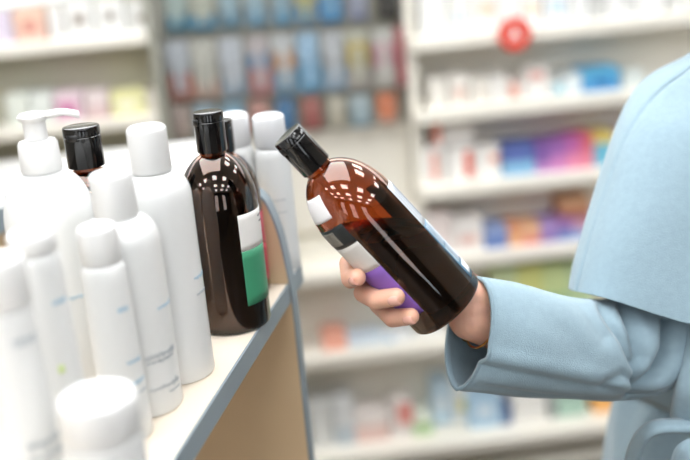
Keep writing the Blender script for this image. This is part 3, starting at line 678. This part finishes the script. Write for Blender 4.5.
# face and hair, above the frame
def ball(name, c, s, m, par=PE, n=24):
    b = bmesh.new(); bmesh.ops.create_uvsphere(b, u_segments=n, v_segments=n//2, radius=1, matrix=Matrix.Translation(c-Vector((feet.x,feet.y,0))) @ Matrix.Diagonal((*s, 1)))
    me = bpy.data.meshes.new(name); b.to_mesh(me); b.free(); me.materials.append(m); me.polygons.foreach_set('use_smooth', [True]*len(me.polygons))
    o = bpy.data.objects.new(name, me); C.objects.link(o); o.parent = par; return o
for sx in (-1, 1):
    e = ball('eye', wl(.031*sx, -.069, 1.575), (.013,.010,.009), M_eye, bo); ball('iris', wl(.031*sx, -.078, 1.575), (.0055,.002,.0055), M_iris, bo)
ball('mouth', wl(0, -.077, 1.497), (.021,.008,.007), M_lip, bo)
hb_ = MB()
rows_ = []
for i in range(15):
    th = PI*.02 + i/14*PI*.80
    rows_.append([wl(.095*math.sin(th)*math.sin(a), .02-.105*math.sin(th)*math.cos(a), 1.575+.105*math.cos(th)-(.12*max(0,(i-8)/6) )) for a in [math.radians(55+250*k/40) for k in range(41)]])
hb_.grid(rows_).build('hair', M_hair, PE, world=True, solid=.02)
hb2 = []
for i in range(6):
    th = PI*.02+i/5*PI*.27
    hb2.append([wl(.095*math.sin(th)*math.sin(a), .02-.105*math.sin(th)*math.cos(a), 1.575+.105*math.cos(th)) for a in [math.radians(-60+120*k/20) for k in range(21)]])
MB().grid(hb2).build('hair', M_hair, PE, world=True, solid=.02)
for sx in (-1, 1):
    tr = MB().tube([wl(.085*sx,0,.72), wl(.085*sx,-.01,.5), wl(.081*sx,.015,.10)], [.098,.080,.060], 28); tr.build('trouser_leg', M_trouser, PE, world=True)
    s_ = MB().tube(cr([wl(.083*sx,.065,.045), wl(.083*sx,.0,.052), wl(.086*sx,-.08,.045), wl(.088*sx,-.15,.036)], 14), [.030,.040,.044,.046,.047,.048,.048,.048,.047,.046,.044,.041,.037,.028], 20)
    s_.build('shoe', M_shoe, PE, world=True)

# coat ----------------------------------------------------------------
def gauss(x, s): return math.exp(-x*x/(2*s*s))
st = [((468,334),57,.978,.031), ((505,339),55.5,.998,.046), ((540,345),53,1.018,.050), ((575,349),50,1.040,.052), ((610,350),50,1.062,.054), ((640,342),52,1.082,.056), ((662,312),52,1.096,.058), ((673,258),50,1.104,.058), ((676,200),48,1.108,.056), ((678,145),46,1.115,.054), ((694,105),36,1.125,.046)]
NS, NA = 170, 144
cen = cr([P(c[0], c[1], d) for c, h, d, b in st], NS)
hh = [v.x for v in cr([(h*d/FPX, 0, 0) for c, h, d, b in st], NS)]; bb = [v.x for v in cr([(b, 0, 0) for c, h, d, b in st], NS)]
FOLDS = [([(596,296),(613,323),(627,343),(636,364)], .013, 4), ([(622,300),(639,336),(645,358),(641,384)], .017, 4.5), ([(671,318),(670,350),(660,374),(641,397),(620,414)], .022, 5), ([(574,297),(592,322),(606,338)], .004, 6), ([(640,384),(622,376),(606,382)], .006, 4), ([(520,290),(560,330),(580,352)], .002, 10)]
def seg_d(x, y, L):
    best = 1e9
    for (a, b), (c, d) in zip(L, L[1:]):
        t = max(0, min(1, ((x-a)*(c-a)+(y-b)*(d-b))/((c-a)**2+(d-b)**2))); best = min(best, math.hypot(x-a-t*(c-a), y-b-t*(d-b)))
    return best
rows_ = []
folds = [(.47,.0065,.016,.30), (.525,.008,.015,.34), (.58,.009,.015,.30), (.635,.008,.016,.22), (.425,.004,.014,.25)]
for i in range(NS):
    u_ = i/(NS-1)
    T = (cen[min(i+2,NS-1)]-cen[max(i-2,0)]).normalized()
    N = (-FWD - T*(-FWD).dot(T)).normalized()      # towards the camera
    Q = T.cross(N).normalized()
    if Q.dot(UP) < 0 and i < 90: Q = -Q
    if i: 
        if Q.dot(pQ) < 0: Q = -Q
    pQ = Q
    row = []
    for k in range(NA):
        a = 2*PI*k/NA; ca, sa = math.cos(a), math.sin(a)     # ca along Q (up side), sa towards camera
        # squarer lower front corner: a crease runs along the sleeve
        e = 1.0
        r_ = 1.0
        lower = gauss(((a-PI*.70+PI) % (2*PI))-PI, .24)
        sm = min(1, u_/.06)*(1-min(1, max(0, (u_-.42)/.1)))
        r_ += .075*lower*sm
        r_ -= .05*gauss(((a-PI*.80+PI) % (2*PI))-PI, .10)*sm
        d = 0
        d += .0035*noise.noise(cen[i]*9 + Vector((ca, sa, 0))*1.2)*min(1, u_/.1)
        d -= .0016*gauss(u_-.012, .003)
        p = cen[i] + Q*(hh[i]*r_*ca) + N*(bb[i]*r_*sa) + (Q*ca+N*sa)*d
        if sa > -.15:
            x_, y_, _ = proj(p); fr = min(1, (sa+.15)/.3); dd = 0
            for L, am, wd in FOLDS:
                m = seg_d(x_, y_, L)
                dd -= am*gauss(m, wd)*min(1, max(0, (sa-.1)/.5))
            yl = 361+(x_-482)*.19
            if x_ < 668:
                f_ = min(1, max(0, (y_-yl+3)/6)); e_ = min(1, max(0, (668-x_)/50))
                dd -= .007*f_*f_*(3-2*f_)*e_; dd += .0025*gauss(y_-yl+7, 6)*e_
            p = p + N*dd*fr
        if i < 14:   # the cuff mouth leans so that the far rim reaches further
            p -= T*(.002*(-sa))*(1-i/14.0)*1.0
        row.append(p)
    rows_.append(row)
CO = MB().grid(rows_, wrap=True).build('coat_sleeve', M_coat, PE, world=True, solid=.0035, angle=80)

# torso of the coat
tz = [(.42,.255,.20), (.60,.24,.185), (.80,.232,.17), (.93,.212,.155), (.985,.192,.145), (1.05,.196,.150), (1.15,.20,.152), (1.25,.195,.145), (1.31,.16,.115), (1.345,.10,.085), (1.36,.07,.07)]
NR = 110; ringp = cr([(z, a, b) for z, a, b in tz], NR); rows_ = []
for v in ringp:
    z, a_, b_ = v.x, v.y, v.z; row = []
    for k in range(160):
        a = 2*PI*k/160
        fl = .012*math.sin(a*9+z*3)*max(0, min(1, (1.0-z)/.35)) + .006*math.sin(a*14+z*9)*gauss(z-.985, .07)
        n_ = .004*noise.noise(Vector((math.cos(a)*2, math.sin(a)*2, z*7)))
        row.append(wl((a_+fl+n_)*math.cos(a), (b_+fl+n_)*math.sin(a), z))
    rows_.append(row)
MB().grid(rows_, wrap=True).build('coat_body', M_coat, PE, world=True, solid=.004, angle=80)
# other sleeve, out of frame
pts = cr([wl(.15,.02,1.29), wl(.215,.03,1.15), wl(.235,.02,1.0), wl(.24,-.03,.85), wl(.235,-.05,.76)], 40)
MB().tube(pts, [.062-.012*i/39 for i in range(40)], 36).build('coat_sleeve', M_coat, PE, world=True, angle=80)
# wide shawl cape over the shoulder: rows from the neck down to the hem
def crow(*pts): return cr([P(*p) for p in pts], 90)
cape = [
 crow((742,48,1.25),(722,36,1.20),(712,40,1.15),(740,48,1.10),(790,58,1.08),(850,64,1.08)),
 crow((720,70,1.27),(692,56,1.20),(682,66,1.12),(715,76,1.08),(775,90,1.05),(850,96,1.05)),
 crow((690,90,1.27),(657,74,1.20),(652,86,1.11),(690,104,1.065),(760,118,1.04),(850,124,1.04)),
 crow((668,112,1.27),(636,96,1.19),(633,108,1.10),(668,130,1.05),(750,148,1.03),(850,156,1.035)),
 crow((652,140,1.26),(622,128,1.18),(618,136,1.095),(650,160,1.043),(735,178,1.02),(850,188,1.03)),
 crow((640,180,1.25),(608,172,1.17),(603,178,1.09),(637,200,1.035),(725,218,1.012),(850,228,1.025)),
 crow((625,225,1.24),(593,220,1.165),(588,226,1.085),(622,243,1.03),(715,260,1.007),(850,270,1.02)),
 crow((612,268,1.23),(581,264,1.16),(576,269,1.08),(612,283,1.027),(705,304,1.003),(850,322,1.02)),
 crow((608,289,1.23),(577,285,1.16),(572,290,1.08),(608,299,1.026),(700,327,1.002),(850,360,1.02))]
cols_ = list(zip(*cape)); NRW = 80
cols_ = [cr(c, NRW) for c in cols_]
rows_ = [[cols_[k][i] for k in range(90)] for i in range(NRW)]
for i in range(NRW):
    for k in range(90):
        p = rows_[i][k]; x = k/89
        # long soft drape folds, plus a stitched line beside the edge
        d = .004*math.sin(x*19+2+.8*i/NRW)*(i/NRW)*(x > .3)*min(1, (x-.3)*6) + .003*noise.noise(p*8)
        d -= .0042*gauss((x-.47-.01*math.sin(i/NRW*3)), .007)
        rows_[i][k] = p - FWD*d
MB().grid(rows_).build('coat_cape', M_coat, PE, world=True, solid=.004, angle=80)
# lapel edge hanging below the cape
lap = [crow((690,300,1.055),(697,304,1.035),(720,312,1.02),(770,322,1.01),(850,330,1.02)), crow((684,345,1.05),(691,350,1.03),(718,358,1.015),(770,365,1.01),(850,372,1.02)), crow((677,385,1.05),(684,390,1.03),(715,398,1.018),(770,405,1.012),(850,410,1.025)), crow((672,415,1.065),(680,419,1.05),(714,424,1.035),(770,430,1.03),(850,436,1.035))]
cols_ = [cr(c, 40) for c in zip(*lap)]
MB().grid([[c[i] for c in cols_] for i in range(40)]).build('coat_lapel', M_coat, PE, world=True, solid=.006, angle=80)
# tie belt: band round the waist, and its loop at the side
zb = .985
band = []
for dzz in (-.02, -.01, 0, .01, .02):
    band.append([wl((.203+.006*math.cos(dzz*60))*math.cos(2*PI*k/96), (.156+.006*math.cos(dzz*60))*math.sin(2*PI*k/96), zb+dzz) for k in range(96)])
MB().grid(band, wrap=True).build('belt', M_coat, PE, world=True, solid=.004, angle=80)
def ribbon(pts, nrm_depth, n=50):
    a = cr([P(*p) for p in pts], n); return a
e_out = cr([P(p[0], p[1], p[2]+.022) for p in ((716,418,1.03),(692,420,1.025),(657,421,1.025),(641,429,1.035),(631,444,1.05),(626,462,1.06),(620,490,1.07),(614,530,1.08))], 60)
e_in = cr([P(p[0], p[1], p[2]+.022) for p in ((716,431,1.02),(692,432,1.012),(666,432,1.012),(650,438,1.02),(642,452,1.035),(639,466,1.047),(635,495,1.06),(631,535,1.07))], 60)
rws = []
for s_ in range(7):
    f = s_/6; rws.append([p.lerp(q, f) - FWD*(.006*math.sin(PI*f)) for p, q in zip(e_out, e_in)])
MB().grid(rws).build('belt_tie', M_coat, PE, world=True, solid=.005, angle=80)
e_out = cr([P(p[0], p[1], p[2]+.022) for p in ((720,438,1.005),(700,437,1.0),(680,444,1.002),(672,462,1.012),(670,500,1.02))], 40)
e_in = cr([P(p[0], p[1], p[2]+.022) for p in ((720,470,1.0),(712,470,.998),(706,476,.998),(702,490,1.005),(700,520,1.015))], 40)
MB().grid([[p.lerp(q, f/6) - FWD*(.008*math.sin(PI*f/6)) for p, q in zip(e_out, e_in)] for f in range(7)]).build('belt_tie', M_coat, PE, world=True, solid=.005, angle=80)
# bracelet on the wrist
ax = (W2-wrist).normalized(); n1 = up_px - ax*up_px.dot(ax); n1.normalize(); n2 = ax.cross(n1); bc = wrist.lerp(W2, .38)
br = [bc + n1*.0325*math.cos(2*PI*k/60) + n2*.0255*math.sin(2*PI*k/60) - n1*.0005 for k in range(60)]
bl = MB().tube(br, .0013, 8, closed=True).build('bracelet', M_gold, PE, world=True)
bq = P(466, 337, .952)
kq = min(br, key=lambda p: (Vector(proj(p)[:2])-Vector((467, 338))).length + (p-CAM).dot(FWD)*50)
ball('bracelet_charm', kq, (.0045,.0045,.004), M_gold, PE)

# ------------------------------------------------------------------ render settings
w = bpy.data.worlds.new('world'); sc.world = w; w.use_nodes = True
w.node_tree.nodes['Background'].inputs['Color'].default_value = (.9, .95, 1, 1); w.node_tree.nodes['Background'].inputs['Strength'].default_value = .3
vs = sc.view_settings; vs.view_transform = 'Standard'; vs.look = 'None'; vs.gamma = 1; vs.exposure = -1.38; vs.use_curve_mapping = False
cy = sc.cycles
cy.max_bounces = 16; cy.transmission_bounces = 14; cy.glossy_bounces = 6; cy.diffuse_bounces = 5; cy.use_denoising = True
cy.caustics_reflective = False; cy.caustics_refractive = False; cy.sample_clamp_indirect = 6
